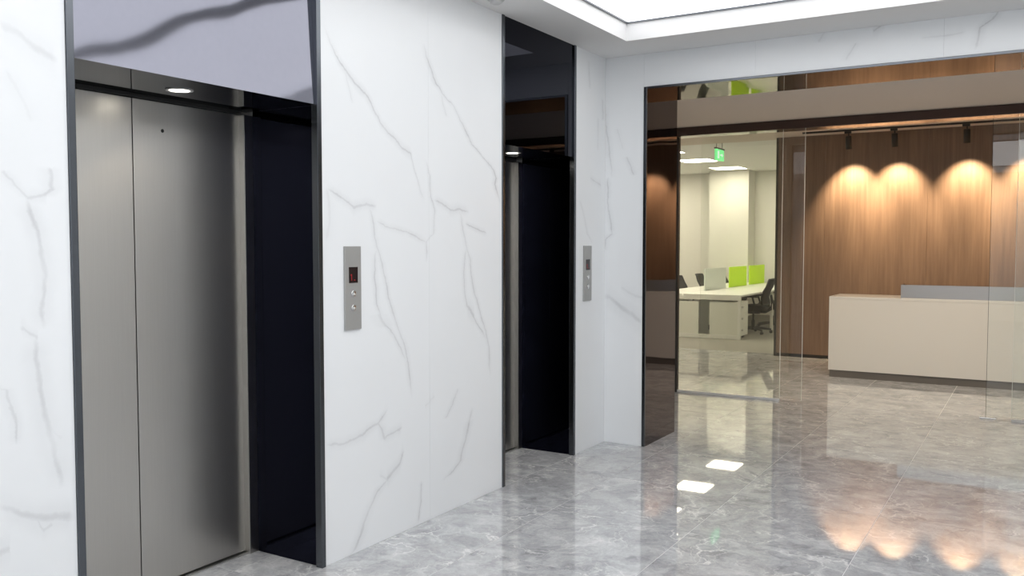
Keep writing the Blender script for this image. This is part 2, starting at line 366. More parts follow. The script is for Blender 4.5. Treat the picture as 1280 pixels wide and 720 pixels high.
# veins of the stone as seen on each slab: (points along the vein in the slab's plane, width, strength)
VEINS = {
'A': [
  ([(3.04, 2.494), (3.081, 2.423), (3.145, 2.35), (3.172, 2.325), (3.255, 2.271), (3.325, 2.232), (3.372, 2.181), (3.438, 2.099), (3.525, 2.049), (3.603, 2.004), (3.676, 1.974), (3.709, 1.902), (3.757, 1.788), (3.792, 1.747)], 0.007, 0.8),
  ([(3.177, 2.319), (3.188, 2.291), (3.209, 2.23), (3.226, 2.18)], 0.006, 0.35),
  ([(3.807, 1.952), (3.843, 1.869), (3.849, 1.771), (3.885, 1.686), (3.877, 1.556), (3.811, 1.517), (3.818, 1.453), (3.81, 1.41)], 0.006, 0.6),
  ([(3.055, 1.754), (3.147, 1.722), (3.23, 1.676), (3.277, 1.689), (3.324, 1.699), (3.396, 1.69)], 0.009, 0.6),
  ([(3.324, 1.699), (3.353, 1.661), (3.377, 1.603), (3.4, 1.496), (3.436, 1.416), (3.467, 1.335), (3.485, 1.241), (3.528, 1.145), (3.58, 1.042), (3.632, 0.954), (3.652, 0.842), (3.665, 0.756), (3.671, 0.7)], 0.007, 0.7),
  ([(3.4, 1.484), (3.381, 1.445), (3.386, 1.314), (3.397, 1.206), (3.439, 1.115), (3.502, 1.065), (3.579, 0.976), (3.632, 0.899)], 0.007, 0.7),
  ([(3.414, 1.145), (3.464, 1.089)], 0.016, 0.5),
  ([(3.408, 1.615), (3.501, 1.585), (3.631, 1.566), (3.769, 1.526), (3.811, 1.513)], 0.006, 0.7),
  ([(3.027, 0.571), (3.13, 0.552), (3.245, 0.563), (3.359, 0.598), (3.402, 0.606), (3.472, 0.664)], 0.009, 0.7),
  ([(3.402, 0.606), (3.427, 0.578), (3.451, 0.52)], 0.009, 0.7),
  ([(3.451, 0.524), (3.516, 0.541), (3.582, 0.55)], 0.009, 0.6),
  ([(3.6, 0.416), (3.573, 0.363), (3.513, 0.334), (3.462, 0.309)], 0.011, 0.8),
  ([(3.468, 0.311), (3.404, 0.273), (3.342, 0.207), (3.293, 0.136), (3.25, 0.064), (3.214, 0.011), (3.168, -0.006)], 0.01, 0.75),
  ([(3.418, 0.339), (3.468, 0.303)], 0.008, 0.4),
  ([(3.041, 1.522), (3.063, 1.596), (3.06, 1.707), (3.045, 1.757)], 0.014, 0.25),
],
'B': [
  ([(3.798, 2.557), (3.819, 2.502), (3.869, 2.426), (3.905, 2.368), (3.964, 2.325), (4.032, 2.291), (4.093, 2.251), (4.149, 2.195), (4.213, 2.121), (4.254, 2.08), (4.338, 2.032), (4.425, 1.988), (4.487, 1.945), (4.514, 1.904), (4.496, 1.865), (4.532, 1.804), (4.56, 1.757)], 0.007, 0.9),
  ([(3.956, 2.311), (3.971, 2.27), (4.001, 2.208)], 0.006, 0.4),
  ([(3.885, 1.743), (3.96, 1.724), (4.036, 1.691), (4.106, 1.703), (4.211, 1.693)], 0.009, 0.7),
  ([(4.106, 1.703), (4.146, 1.663), (4.154, 1.605), (4.186, 1.495), (4.227, 1.422), (4.251, 1.329), (4.276, 1.216), (4.335, 1.104), (4.396, 0.99), (4.431, 0.891), (4.44, 0.77), (4.449, 0.705)], 0.007, 0.75),
  ([(4.186, 1.491), (4.169, 1.345), (4.176, 1.221), (4.201, 1.146), (4.25, 1.101), (4.335, 1.01), (4.405, 0.932)], 0.007, 0.75),
  ([(4.209, 1.14), (4.267, 1.09)], 0.016, 0.6),
  ([(4.194, 1.619), (4.311, 1.589), (4.406, 1.571)], 0.006, 0.75),
  ([(4.223, 0.486), (4.189, 0.394), (4.139, 0.315), (4.123, 0.263), (4.027, 0.21), (3.972, 0.191)], 0.01, 0.8),
  ([(4.248, 0.548), (4.172, 0.374), (4.131, 0.28)], 0.007, 0.5),
  ([(4.101, 0.677), (4.045, 0.599), (3.982, 0.536)], 0.007, 0.55),
  ([(3.87, 0.67), (3.797, 0.629)], 0.007, 0.3),
  ([(3.758, 0.227), (3.75, 0.12), (3.728, 0.017)], 0.006, 0.8),
],
'L': [
  ([(1.575, 2.195), (1.625, 2.18), (1.676, 2.144), (1.756, 2.115)], 0.016, 0.35),
  ([(1.591, 2.053), (1.632, 1.983), (1.669, 1.906)], 0.009, 0.2),
  ([(1.574, 1.731), (1.611, 1.69), (1.644, 1.656)], 0.007, 0.5),
  ([(1.725, 1.749), (1.734, 1.689), (1.709, 1.667)], 0.012, 0.6),
  ([(1.709, 1.667), (1.649, 1.653)], 0.008, 0.55),
  ([(1.649, 1.653), (1.653, 1.607), (1.678, 1.542), (1.69, 1.463), (1.698, 1.383), (1.69, 1.291), (1.691, 1.224)], 0.013, 0.65),
  ([(1.625, 1.23), (1.663, 1.195)], 0.008, 0.5),
  ([(1.661, 1.2), (1.661, 1.121), (1.672, 1.027), (1.684, 0.931), (1.714, 0.818), (1.741, 0.683)], 0.015, 0.6),
  ([(1.688, 0.904), (1.737, 0.846)], 0.007, 0.3),
  ([(1.542, 1.047), (1.567, 1.036), (1.578, 0.962), (1.592, 0.908), (1.588, 0.861)], 0.007, 0.5),
  ([(1.532, 0.666), (1.569, 0.648), (1.608, 0.622), (1.647, 0.598), (1.716, 0.585), (1.779, 0.566)], 0.016, 0.6),
  ([(1.647, 0.596), (1.673, 0.551), (1.701, 0.562)], 0.008, 0.4),
  ([(1.527, 0.514), (1.553, 0.517)], 0.016, 0.5),
],
'S': [
  ([(5.773, 2.822), (5.787, 2.631)], 0.008, 0.4),
  ([(5.64, 1.813), (5.718, 1.684), (5.758, 1.581), (5.838, 1.523)], 0.007, 0.45),
  ([(5.807, 1.983), (5.984, 1.946)], 0.009, 0.5),
  ([(5.937, 2.431), (5.926, 2.202)], 0.009, 0.4),
  ([(6.004, 2.575), (6.02, 2.43)], 0.012, 0.6),
],
'K': [
  ([(-2.836, 2.524), (-2.829, 2.405), (-2.815, 2.326), (-2.795, 2.188), (-2.774, 2.003)], 0.01, 0.65),
  ([(-2.807, 2.004), (-2.806, 1.854), (-2.799, 1.74), (-2.772, 1.584)], 0.009, 0.75),
  ([(-2.772, 1.584), (-2.824, 1.536), (-2.837, 1.464)], 0.009, 0.6),
  ([(-2.731, 2.362), (-2.684, 2.206)], 0.008, 0.3),
  ([(-2.652, 2.151), (-2.6, 2.019)], 0.008, 0.6),
  ([(-2.828, 1.107), (-2.788, 1.108), (-2.696, 1.033), (-2.599, 0.977), (-2.522, 0.92)], 0.024, 0.6),
  ([(-2.691, 1.177), (-2.613, 1.137), (-2.523, 1.11)], 0.016, 0.4),
],
'T': [
  ([(-0.9, 2.899), (-0.957, 2.866)], 0.01, 0.6),
  ([(-0.244, 2.914), (-0.293, 2.849), (-0.355, 2.805), (-0.378, 2.689)], 0.009, 0.8),
  ([(-0.676, 2.787), (-0.528, 2.783), (-0.441, 2.792)], 0.009, 0.4),
  ([(-1.061, 2.792), (-1.119, 2.701)], 0.009, 0.4),
  ([(-1.262, 2.893), (-1.291, 2.834)], 0.01, 0.4),
],
}

# ------------------------------------------------------------------ floor: polished grey tiles 0.8 m, joints where the place has them
TP = 0.8035; TX0 = -1.543; TY0 = 4.36; JT = 0.0017
floor = struct_root('floor')
box_part('grout_bed', (-3.45, RX, FY, WY+0.2, -0.06, -0.0012), M['grout'], floor)
box_part('screed', (OXL, RXR, 8.4, WY+0.2, -0.13, -0.065), M['grout'], floor)
E1 = dict(y0=1.79, y1=3.01, zs=2.135); E2 = dict(y0=4.58, y1=5.565, zs=2.115)
REC = -3.27        # inner plane of the elevator recess
tile_mesh = {}
def tile(x0, x1, y0, y1):
    key = (round(x1-x0, 4), round(y1-y0, 4))
    if key not in tile_mesh:
        bm = new_bm(); w, h = key
        bx(bm, 0, w, 0, h, -0.012, 0.0)
        me = bpy.data.meshes.new('floor_tile'); bm.to_mesh(me); bm.free(); me.materials.append(M['floor']); tile_mesh[key] = me
    o = bpy.data.objects.new('floor_tile', tile_mesh[key]); C.objects.link(o); o.location = (x0, y0, 0); o.parent = floor
def tile_region(x0, x1, y0, y1):
    i0 = math.floor((x0 - TX0)/TP + 1e-6); i1 = math.ceil((x1 - TX0)/TP - 1e-6)
    j0 = math.floor((y0 - TY0)/TP + 1e-6); j1 = math.ceil((y1 - TY0)/TP - 1e-6)
    for i in range(i0, i1):
        for j in range(j0, j1):
            a, b_ = max(x0, TX0+i*TP) + JT, min(x1, TX0+(i+1)*TP) - JT
            c, d = max(y0, TY0+j*TP) + JT, min(y1, TY0+(j+1)*TP) - JT
            if b_ - a > 0.006 and d - c > 0.006: tile(a, b_, c, d)
tile_region(WX, RX, FY, BY)
tile_region(REC, WX, E1['y0']+0.0105, E1['y1']-0.0105)
tile_region(REC, WX, E2['y0']+0.0105, E2['y1']-0.0105)
tile_region(PX0, PX1, BY, PY1)
tile_region(-3.25, 1.67, PY1, GY)
tile_region(-6.4, 1.7, GY, WY+0.2)

# ------------------------------------------------------------------ walls of the lobby
def slab(parent, axis, u0, u1, z0, z1, face, mat, sgn=1):
    """a stone slab 12 mm thick standing on the wall's face; axis 'y' for the elevator wall, 'x' for the end wall"""
    j = 0.0004
    if axis == 'y': d = (face-0.012, face, u0+j, u1-j, z0+j, z1-j) if sgn > 0 else (face, face+0.012, u0+j, u1-j, z0+j, z1-j)
    else: d = (u0+j, u1-j, face, face+0.012, z0+j, z1-j) if sgn > 0 else (u0+j, u1-j, face-0.012, face, z0+j, z1-j)
    return box_part('marble_slab', d, mat, parent)
wall_left = struct_root('wall_left')
T = 0.75
def wl(y0, y1, z0, z1, x0=WX-T): return box_part('wall_core', (x0, WX-0.0125, y0, y1, z0, z1), M['white_wall'], wall_left)
wl(FY, E1['y0'], 0, ZC); wl(E1['y1'], E2['y0'], 0, ZC); wl(E2['y1'], BY+0.0, 0, ZC)
for E_ in (E1, E2): box_part('wall_core', (WX-T, WX-0.07, E_['y0'], E_['y1'], 2.3, ZC), M['white_wall'], wall_left)
def pick(names, lo, hi):
    out = []
    for n in names:
        for v in VEINS[n]:
            a = min(p[0] for p in v[0]); b_ = max(p[0] for p in v[0])
            if b_ > lo - 0.02 and a < hi + 0.02: out.append(v)
    return out
GEN = marble('white_marble_generic', 'y', [], 0.55)
SEAM = 3.835
slab(wall_left, 'y', 1.0, E1['y0'], 0, ZC, WX, marble('white_marble_by_elevator', 'y', pick('L', 1.0, 1.79)))
for a, b_ in ((0.1, 1.0), (-0.8, 0.1), (-1.7, -0.8), (FY, -1.7)): slab(wall_left, 'y', a, b_, 0, ZC, WX, GEN)
slab(wall_left, 'y', E1['y1'], SEAM, 0, ZC, WX, marble('white_marble_centre_a', 'y', pick('AB', E1['y1'], SEAM)))
slab(wall_left, 'y', SEAM, E2['y0'], 0, ZC, WX, marble('white_marble_centre_b', 'y', pick('AB', SEAM, E2['y0'])))
slab(wall_left, 'y', E2['y1'], BY, 0, ZC, WX, marble('white_marble_strip', 'y', VEINS['S']))
wall_back = struct_root('wall_back')
box_part('wall_core', (-3.6, PX0-0.012, BY+0.0125, PY1, 0, ZC+0.15), M['white_wall'], wall_back)
box_part('wall_core', (PX1+0.012, RX+0.4, BY+0.0125, PY1, 0, ZC+0.15), M['white_wall'], wall_back)
box_part('wall_core', (PX0-0.012, PX1+0.012, BY+0.0125, PY1, PZ+0.012, ZC+0.15), M['white_wall'], wall_back)
slab(wall_back, 'x', WX, PX0-0.012, 0, ZC, BY, marble('white_marble_pier', 'x', VEINS['K']))
MT = marble('white_marble_lintel', 'x', VEINS['T'])
for a, b_ in ((PX0-0.012, -1.71), (-1.71, -0.55), (-0.55, PX1+0.012)): slab(wall_back, 'x', a, b_, PZ+0.012, ZC, BY, MT)
slab(wall_back, 'x', PX1+0.012, RX, 0, ZC, BY, GEN)
wall_right = struct_root('wall_right')
box_part('wall_core', (RX+0.0125, RX+0.4, FY, BY+0.01, 0, ZC), M['white_wall'], wall_right)
y = FY
while y < BY - 0.01:
    y2 = min(y + 0.96, BY); slab(wall_right, 'y', y, y2, 0, ZC, RX, GEN, -1); y = y2
wall_front = struct_root('wall_front')
box_part('wall_core', (WX-T, RX+0.4, FY-0.3, FY-0.0125, 0, ZC), M['white_wall'], wall_front)
x = WX
while x < RX - 0.01:
    x2 = min(x + 1.02, RX); slab(wall_front, 'x', x, x2, 0, ZC, FY, GEN, -1); x = x2

# ------------------------------------------------------------------ lobby ceiling with its recess and the stretched light ceiling
CX0, CX1, CY0, CY1, ZL = -2.47, 0.89, -2.24, 5.62, 3.01
ceiling = struct_root('ceiling')
bm = new_bm()
bx(bm, WX-T, CX0, FY-0.3, BY+0.0125, ZC, ZC+0.16); bx(bm, CX1, RX+0.4, FY-0.3, BY+0.0125, ZC, ZC+0.16)
bx(bm, CX0, CX1, CY1, BY+0.0125, ZC, ZC+0.16); bx(bm, CX0, CX1, FY-0.3, CY0, ZC, ZC+0.16)
part('ceiling_border', bm, M['paint'], ceiling)
box_part('ceiling_slab', (WX-T, RX+0.4, FY-0.3, BY+0.6, 3.09, 3.15), M['paint'], ceiling)
SPLIT = 3.79
def light_ceiling(y0, y1, label):
    t = thing('luminous_ceiling', label, 'ceiling light', ((CX0+CX1)/2, (y0+y1)/2, ZL), 'stretched luminous ceilings of the lobby')
    box_part('light_membrane', (CX0+0.016, CX1-0.016, y0+0.016, y1-0.016, ZL+0.004, ZL+0.024), M['lightbox'], t)
    bm = new_bm()
    for d in ((CX0, CX0+0.014, y0, y1), (CX1-0.014, CX1, y0, y1), (CX0+0.014, CX1-0.014, y0, y0+0.014), (CX0+0.014, CX1-0.014, y1-0.014, y1)): bx(bm, *d, ZL-0.004, ZL+0.03)
    part('edge_track', bm, M['edge'], t, label='dark thin edge track')
light_ceiling(SPLIT+0.07, CY1, 'glowing white stretched light ceiling above the back wall portal')
light_ceiling(CY0, SPLIT-0.07, 'glowing white stretched light ceiling seen mirrored over the near elevator')
box_part('ceiling_rib', (CX0, CX1, SPLIT-0.07, SPLIT+0.07, ZL-0.01, ZL+0.05), M['paint'], ceiling)

# smoke detector
t = thing('smoke_detector', 'small round grey smoke detector on ceiling above the narrow elevator', 'smoke detector', (-2.675, 4.27, ZC))
bm = new_bm(); lathe(bm, [(0, 0), (0.052, 0), (0.052, -0.008), (0.046, -0.014), (0, -0.014)], 28, Matrix.Translation((-2.675, 4.27, ZC))); part('base', bm, M['grey_plastic'], t)
bm = new_bm(); lathe(bm, [(0, -0.014), (0.036, -0.014), (0.034, -0.026), (0.022, -0.034), (0, -0.036)], 28, Matrix.Translation((-2.675, 4.27, ZC))); part('sensor_head', bm, M['grey_plastic'], t)

# ------------------------------------------------------------------ elevators
def elevator(E, seam, label, lab_light, tilt, near):
    y0, y1, zs = E['y0'], E['y1'], E['zs']
    t = thing('elevator', label, 'elevator', (REC, (y0+y1)/2, 0), 'elevators in the marble wall')
    tw = 0.028
    # edge trims proud of the stone
    for a, b_ in ((y0, y0+tw), (y1-tw, y1)): box_part('edge_trim', (WX-0.03, WX+0.008, a+0.0005, b_-0.0005, 0.0, ZC), M['edge'], t, bev=0.002)
    # header panel (slightly out of true, as sheet metal is)
    bm = new_bm(); ny, nz = 24, 12; grid = []
    for j in range(nz+1):
        row = []
        for i in range(ny+1):
            yy = y0+tw + (y1-y0-2*tw)*i/ny; zz = zs + (ZC-zs)*j/nz
            xx = WX - 0.004 - (tilt*(zz-zs) + tilt*0.5*0.09*(1-math.exp(-(zz-zs)/0.09)))
            row.append((bm.verts.new((xx, yy, zz)), bm.verts.new((xx-0.012, yy, zz))))
        grid.append(row)
    for j in range(nz):
        for i in range(ny):
            f = bm.faces.new((grid[j][i][0], grid[j][i+1][0], grid[j+1][i+1][0], grid[j+1][i][0])); f.smooth = True
            bm.faces.new((grid[j][i][1], grid[j+1][i][1], grid[j+1][i+1][1], grid[j][i+1][1]))
    def rim(cells):
        for (j, i), (j2, i2) in zip(cells[:-1], cells[1:]):
            bm.faces.new([bm.verts.new(grid[a][b_][k].co) for a, b_, k in ((j, i, 0), (j, i, 1), (j2, i2, 1), (j2, i2, 0))])
    rim([(0, i) for i in range(ny+1)]); rim([(nz, i) for i in range(ny, -1, -1)]); rim([(j, ny) for j in range(nz+1)]); rim([(j, 0) for j in range(nz, -1, -1)])
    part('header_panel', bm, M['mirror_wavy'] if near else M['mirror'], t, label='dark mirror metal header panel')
    # reveals and soffit
    for a, b_ in ((y0, y0+0.010), (y1-0.010, y1)): box_part('side_panel', (REC+0.0135, WX-0.031, a, b_, 0, zs), M['mirror'], t, label='black mirror metal side panel')
    box_part('soffit_panel', (REC-0.03, WX-0.017, y0+0.0105, y1-0.0105, zs, zs+0.012), M['mirror'], t, label='black mirror metal soffit')
    # jambs
    jw = 0.054
    for a, b_ in ((y0+0.002, y0+0.010+jw), (y1-0.010-jw, y1-0.002)): box_part('door_jamb', (REC-0.09, REC+0.013, a, b_, 0, zs-0.019), M['steel_jamb'], t, bev=0.002)
    box_part('door_head', (REC-0.09, REC-0.004, y0+0.010+jw, y1-0.010-jw, zs-0.016, zs-0.0005), M['gap'], t)
    # leaves
    a, b_ = y0+0.008+jw, y1-0.008-jw
    for k, (p, q) in enumerate(((a, seam-0.0022), (seam+0.0022, b_))):
        leaf = box_part('door_leaf', (REC-0.05, REC-0.022, p, q, 0.012, zs-0.018), M['steel'], t, bev=0.0015)
        if near and k == 1:
            bm = new_bm(); mt = Matrix.Translation((REC-0.0219, 2.52, 1.995)) @ Matrix.Rotation(R(90), 4, 'Y')
            lathe(bm, [(0, 0.001), (0.006, 0.001), (0.008, 0.0005), (0.008, -0.004), (0, -0.004)], 16, mt); part('key_hole', bm, M['gap'], leaf)
    box_part('shaft_back', (REC-0.12, REC-0.092, y0, y1, 0, 2.28), M['gap'], t)
    box_part('sill', (REC-0.09, REC-0.0015, y0+0.03, y1-0.03, -0.012, 0.006), M['alu'], t)
    # recessed downlight in the soffit
    lx, ly = -3.05, (y0+y1)/2 + (0.02 if near else 0.0)
    d = thing('downlight', lab_light, 'downlight', (lx, ly, zs), 'downlights over the elevator doors')
    T_ = Matrix.Translation((lx, ly, zs))
    bm = new_bm(); lathe(bm, [(0.047, 0.0), (0.056, -0.0005), (0.055, -0.004), (0.043, -0.005), (0.040, 0.002), (0.047, 0.002)], 32, T_); part('rim', bm, M['grey_plastic'], d)
    bm = new_bm(); lathe(bm, [(0, -0.0025), (0.040, -0.0025), (0.040, 0.0), (0, 0.0)], 32, T_); part('lens', bm, M['lens'], d)
    ld = bpy.data.lights.new('downlight_beam', 'SPOT'); ld.energy = 9; ld.color = (1.0, 0.82, 0.6); ld.spot_size = R(110); ld.spot_blend = 0.6; ld.shadow_soft_size = 0.03
    lo = bpy.data.objects.new('downlight_beam', ld); C.objects.link(lo); lo.parent = d; lo.location = (0, 0, -0.03)
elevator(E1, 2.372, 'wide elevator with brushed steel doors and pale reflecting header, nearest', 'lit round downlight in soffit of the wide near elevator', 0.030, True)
elevator(E2, 5.07, 'narrow-looking far elevator in deep black recess, next to the corner', 'lit round downlight in soffit of the far elevator', 0.0, False)

def call_panel(y0, y1, label):
    z0, z1 = 1.094, 1.493; yc = (y0+y1)/2
    t = thing('call_panel', label, 'call panel', (WX, yc, z0), 'elevator call panels')
    bm = new_bm(); bx(bm, WX+0.0005, WX+0.010, y0, y1, z0, z1, bev=0.0015); part('face_plate', bm, M['plate'], t)
    bm = new_bm(); bx(bm, WX+0.010, WX+0.0115, yc-0.031, yc+0.031, 1.318, 1.394); d = part('display', bm, M['display'], t, label='black display window with red mark')
    bm = new_bm(); bx(bm, WX+0.0115, WX+0.0122, yc-0.016, yc-0.011, 1.330, 1.360); bx(bm, WX+0.0115, WX+0.0122, yc-0.021, yc-0.016, 1.353, 1.358); bx(bm, WX+0.0115, WX+0.0122, yc+0.004, yc+0.012, 1.329, 1.334)
    part('red_figure', bm, M['red'], d)
    for zc, up in ((1.266, 1), (1.197, -1)):
        bm = new_bm(); mt = Matrix.Translation((WX+0.010, yc, zc)) @ Matrix.Rotation(R(90), 4, 'Y')
        lathe(bm, [(0, 0), (0.017, 0), (0.017, 0.003), (0.0155, 0.0042), (0, 0.0042)], 24, mt); b_ = part('button', bm, M['chrome'], t)
        bm = new_bm(); prism(bm, [(yc-0.007, zc-0.005*up), (yc+0.007, zc-0.005*up), (yc, zc+0.007*up)], 'x', WX+0.0142, WX+0.0150); part('arrow', bm, M['exit_white'] if False else M['paint'], b_)
call_panel(3.155, 3.270, 'steel call panel with two buttons right of the near elevator')
call_panel(5.690, 5.815, 'steel call panel on the narrow marble strip beside the corner')

# ------------------------------------------------------------------ portal in the end wall
t = thing('portal_surround', 'black mirror metal surround of the wide opening to reception', 'portal', ((PX0+PX1)/2, BY, 0))
for a, b_ in ((PX0-0.010, PX0+0.012), (PX1-0.012, PX1+0.010)): box_part('side_panel', (a, b_, BY+0.014, PY1+0.01, 0, PZ-0.0), M['mirror_brown'], t)
box_part('soffit_panel', (PX0-0.010, PX1+0.010, BY+0.014, PY1+0.01, PZ, PZ+0.011), M['mirror_brown'], t)
for a, b_ in ((PX0-0.011, PX0+0.013), (PX1-0.013, PX1+0.011)): box_part('edge_trim', (a, b_, BY-0.008, BY+0.0135, 0, PZ+0.011), M['edge'], t, bev=0.002)
box_part('edge_trim', (PX0+0.0135, PX1-0.0135, BY-0.008, BY+0.0135, PZ-0.006, PZ+0.011), M['edge'], t, bev=0.002)

# ------------------------------------------------------------------ vestibule between portal and glass
wv = struct_root('wall_vestibule')
box_part('wall_core', (-3.6, -3.25, PY1, GY-0.1, 0, VC), M['white_wall'], wv)
box_part('wall_core', (1.67, 2.0, PY1, GY-0.1, 0, VC), M['white_wall'], wv)
box_part('wall_core', (OXL, -3.215, GY-0.1, GY+0.12, 0, RC), M['white_wall'], wv)
box_part('wall_core', (1.635, RXR, GY-0.1, GY+0.12, 0, RC), M['white_wall'], wv)
struct(box_part('ceiling_vestibule', (-3.6, 2.0, PY1, GY+0.12, VC, VC+0.5), M['vest_paint']))
# dark head channel and floor track of the glass front
t = thing('glass_head_channel', 'dark bronze beam along the top of the glass front', 'beam', (-0.8, GY, 2.6))
box_part('channel_body', (-3.213, 1.633, GY-0.085, GY+0.12, 2.583, VC-0.001), M['mirror_brown'], t, bev=0.004)
t = thing('glass_jamb_post', 'thin black post at the left end of the glass front', 'post', (-3.18, GY, 0))
box_part('post_body', (-3.213, -3.160, GY-0.03, GY+0.03, 0.0, 2.582), M['black_metal'], t, bev=0.002)
t = thing('glass_jamb_post', 'thin black post at the right end of the glass front', 'post', (1.6, GY, 0))
box_part('post_body', (1.58, 1.633, GY-0.03, GY+0.03, 0.0, 2.582), M['black_metal'], t, bev=0.002)

def glass_sheet(name, x0, x1, yc, label, edges, cat, group, leaf=False, track=True):
    t = thing(name, label, cat, ((x0+x1)/2, yc, 0), group)
    th = 0.006
    box_part('glass_pane', (x0+0.003, x1-0.003, yc-th, yc+th, 0.022, 2.581), M['glass'], t, label='clear glass pane')
    if 'l' in edges: box_part('polished_edge', (x0, x0+0.0028, yc-th, yc+th, 0.012, 2.581), M['glass_edge'] if 'd' not in edges else M['gap'], t)
    if 'r' in edges: box_part('polished_edge', (x1-0.0028, x1, yc-th, yc+th, 0.012, 2.581), M['glass_edge'], t)
    if track: box_part('floor_track', (x0, x1, yc-0.014, yc+0.014, 0.0005, 0.0215), M['paint'], t)
    if leaf:
        hx = x1 - 0.09 if 'r' in edges else x0 + 0.09
        for s in (-1, 1):
            bm = new_bm(); tube(bm, [(hx, yc+s*th, 1.62), (hx, yc+s*0.045, 1.62), (hx, yc+s*0.045, 1.78), (hx, yc+s*th, 1.78)], 0.008, 8)
            part('pull_handle', bm, M['chrome'], t)
glass_sheet('glass_screen', -3.160, -2.13, GY, 'fixed clear glass panel in front of the open office', 'r', 'glass panel', 'fixed panes of the glass front')
glass_sheet('sliding_glass_door', -2.95, -1.937, GY+0.055, 'sliding glass door leaf drawn open left of the reception desk', 'r', 'glass door', 'sliding leaves of the glass front', False, False)
glass_sheet('sliding_glass_door', -0.385, 0.62, GY+0.055, 'sliding glass door leaf drawn open before the desk at right', 'ld', 'glass door', 'sliding leaves of the glass front', False, False)
glass_sheet('glass_screen', -0.19, 1.58, GY, 'fixed clear glass panel right of the doorway', 'l', 'glass panel', 'fixed panes of the glass front')
t = thing('door_guide', 'small steel floor guide at the edge of the right glass door', 'door guide', (-0.36, GY-0.0, 0))
box_part('guide_block', (-0.43, -0.30, GY+0.02, GY+0.09, 0.0005, 0.0115), M['chrome'], t, bev=0.002)

# ------------------------------------------------------------------ reception
struct(box_part('ceiling_reception', (OXL, RXR, GY+0.12, WY+0.22, RC, OC+0.2), M['vest_paint']))
wall_wood = struct_root('wall_reception')
WXL = -3.085
box_part('wall_core', (WXL+0.02, RXR, WY+0.024, WY+0.22, 0, RC), M['gap'], wall_wood)
xs = [WXL+0.03, -2.45, -1.23, -0.01, 1.21, 2.43, RXR]
for a, b_ in zip(xs[:-1], xs[1:]): box_part('wood_panel', (a+0.0008, b_-0.0008, WY, WY+0.023, 0.045, RC-0.001), M['wood'], wall_wood)
box_part('end_profile', (WXL, WXL+0.03, WY-0.004, WY+0.22, 0, RC-0.001), M['black_metal'], wall_wood)
box_part('plinth', (WXL+0.031, RXR, WY+0.008, WY+0.023, 0, 0.044), M['black_metal'], wall_wood)
struct(box_part('wall_reception_side', (RXR, RXR+0.2, GY-0.1, WY+0.22, 0, RC), M['white_wall']))

t = thing('reception_desk', 'long off-white reception counter with dark plinth and steel ledge screen', 'reception desk', (-0.4, 10.8, 0))
DX0, DX1, DY0, DY1, DZ = -2.057, 1.45, 10.40, 11.02, 0.917
box_part('front_panel', (DX0, DX1, DY0, DY0+0.03, 0.082, DZ-0.0305), M['desk'], t)
box_part('end_panel', (DX0, DX0+0.03, DY0+0.0305, DY1, 0.082, DZ-0.0305), M['desk'], t)
box_part('end_panel', (DX1-0.03, DX1, DY0+0.0305, DY1, 0.082, DZ-0.0305), M['desk'], t)
box_part('counter_top', (DX0-0.001, DX1+0.001, DY0-0.001, DY1, DZ-0.03, DZ), M['desk'], t, bev=0.003)
box_part('plinth', (DX0+0.012, DX1-0.012, DY0+0.012, DY1-0.02, 0.0, 0.0815), M['plinth'], t, label='dark grey plinth')
box_part('back_panel', (DX0+0.031, DX1-0.031, DY1-0.03, DY1-0.012, 0.082, DZ-0.0305), M['desk'], t)
scr = box_part('ledge_screen', (-1.315, DX1, DY0+0.040, DY0+0.052, DZ, 1.062), M['desk_steel'], t, label='brushed steel ledge screen')
bm = new_bm(); bx(bm, -1.315, -1.303, DY0+0.0525, DY0+0.30, DZ, 1.062); part('screen_return', bm, M['desk_steel'], scr)

# track and spots
ty = 11.585
t = thing('light_track', 'thin black lighting track on the ceiling along the wood wall', 'track', (0, ty, RC))
box_part('rail', (-2.64, RXR-0.2, ty-0.017, ty+0.017, RC-0.022, RC-0.0005), M['black_metal'], t)
box_part('end_cap', (-2.652, -2.6405, ty-0.018, ty+0.018, RC-0.023, RC-0.0005), M['black'], t)
tilt = R(31)
def spot(x, label, first):
    t = thing('track_spotlight', label, 'spotlight', (x, ty, RC-0.022), 'black spotlights on the track')
    bm = new_bm(); bx(bm, x-0.05, x+0.03, ty-0.015, ty+0.015, RC-0.05, RC-0.0225, bev=0.003); part('track_adapter', bm, M['black'], t)
    bm = new_bm(); tube(bm, [(x, ty, RC-0.05), (x, ty, RC-0.10)], 0.008, 10); part('stem', bm, M['black_metal'], t)
    piv = Vector((x, ty, RC-0.135))
    mt = Matrix.Translation(piv) @ Matrix.Rotation(tilt*0.5, 4, 'X')
    bm = new_bm(); lathe(bm, [(0, 0.055), (0.030, 0.055), (0.036, 0.049), (0.037, -0.105), (0.033, -0.105), (0.031, -0.09), (0, -0.09)], 28, mt); hd = part('lamp_head', bm, M['black_metal'], t)
    bm = new_bm(); lathe(bm, [(0, -0.0905), (0.0305, -0.0905), (0.0305, -0.094), (0, -0.094)], 24, mt); part('lens', bm, M['spot_lens'], hd)
    ld = bpy.data.lights.new('spot_beam', 'SPOT'); ld.energy = SPOT_W; ld.color = (1.0, 0.74, 0.45); ld.spot_size = R(76); ld.spot_blend = 0.75; ld.shadow_soft_size = 0.028
    lo = bpy.data.objects.new('spot_beam', ld); C.objects.link(lo); lo.parent = t
    lo.location = (mt @ Vector((0, 0, -0.10))) - ORG[t] + Vector((0, 0, -0.005)); lo.rotation_euler = (tilt, 0, 0)
spot(-2.095, 'black track spotlight, leftmost of those lighting the wood wall', True)
spot(-1.565, 'black track spotlight, second from the left over the wood wall', False)
spot(-0.785, 'black track spotlight, nearest the glass door edge over the wood wall', False)
spot(-0.13, 'black track spotlight behind the right glass panel', False)
spot(0.62, 'black track spotlight beyond the right end of the view, nearer', False)
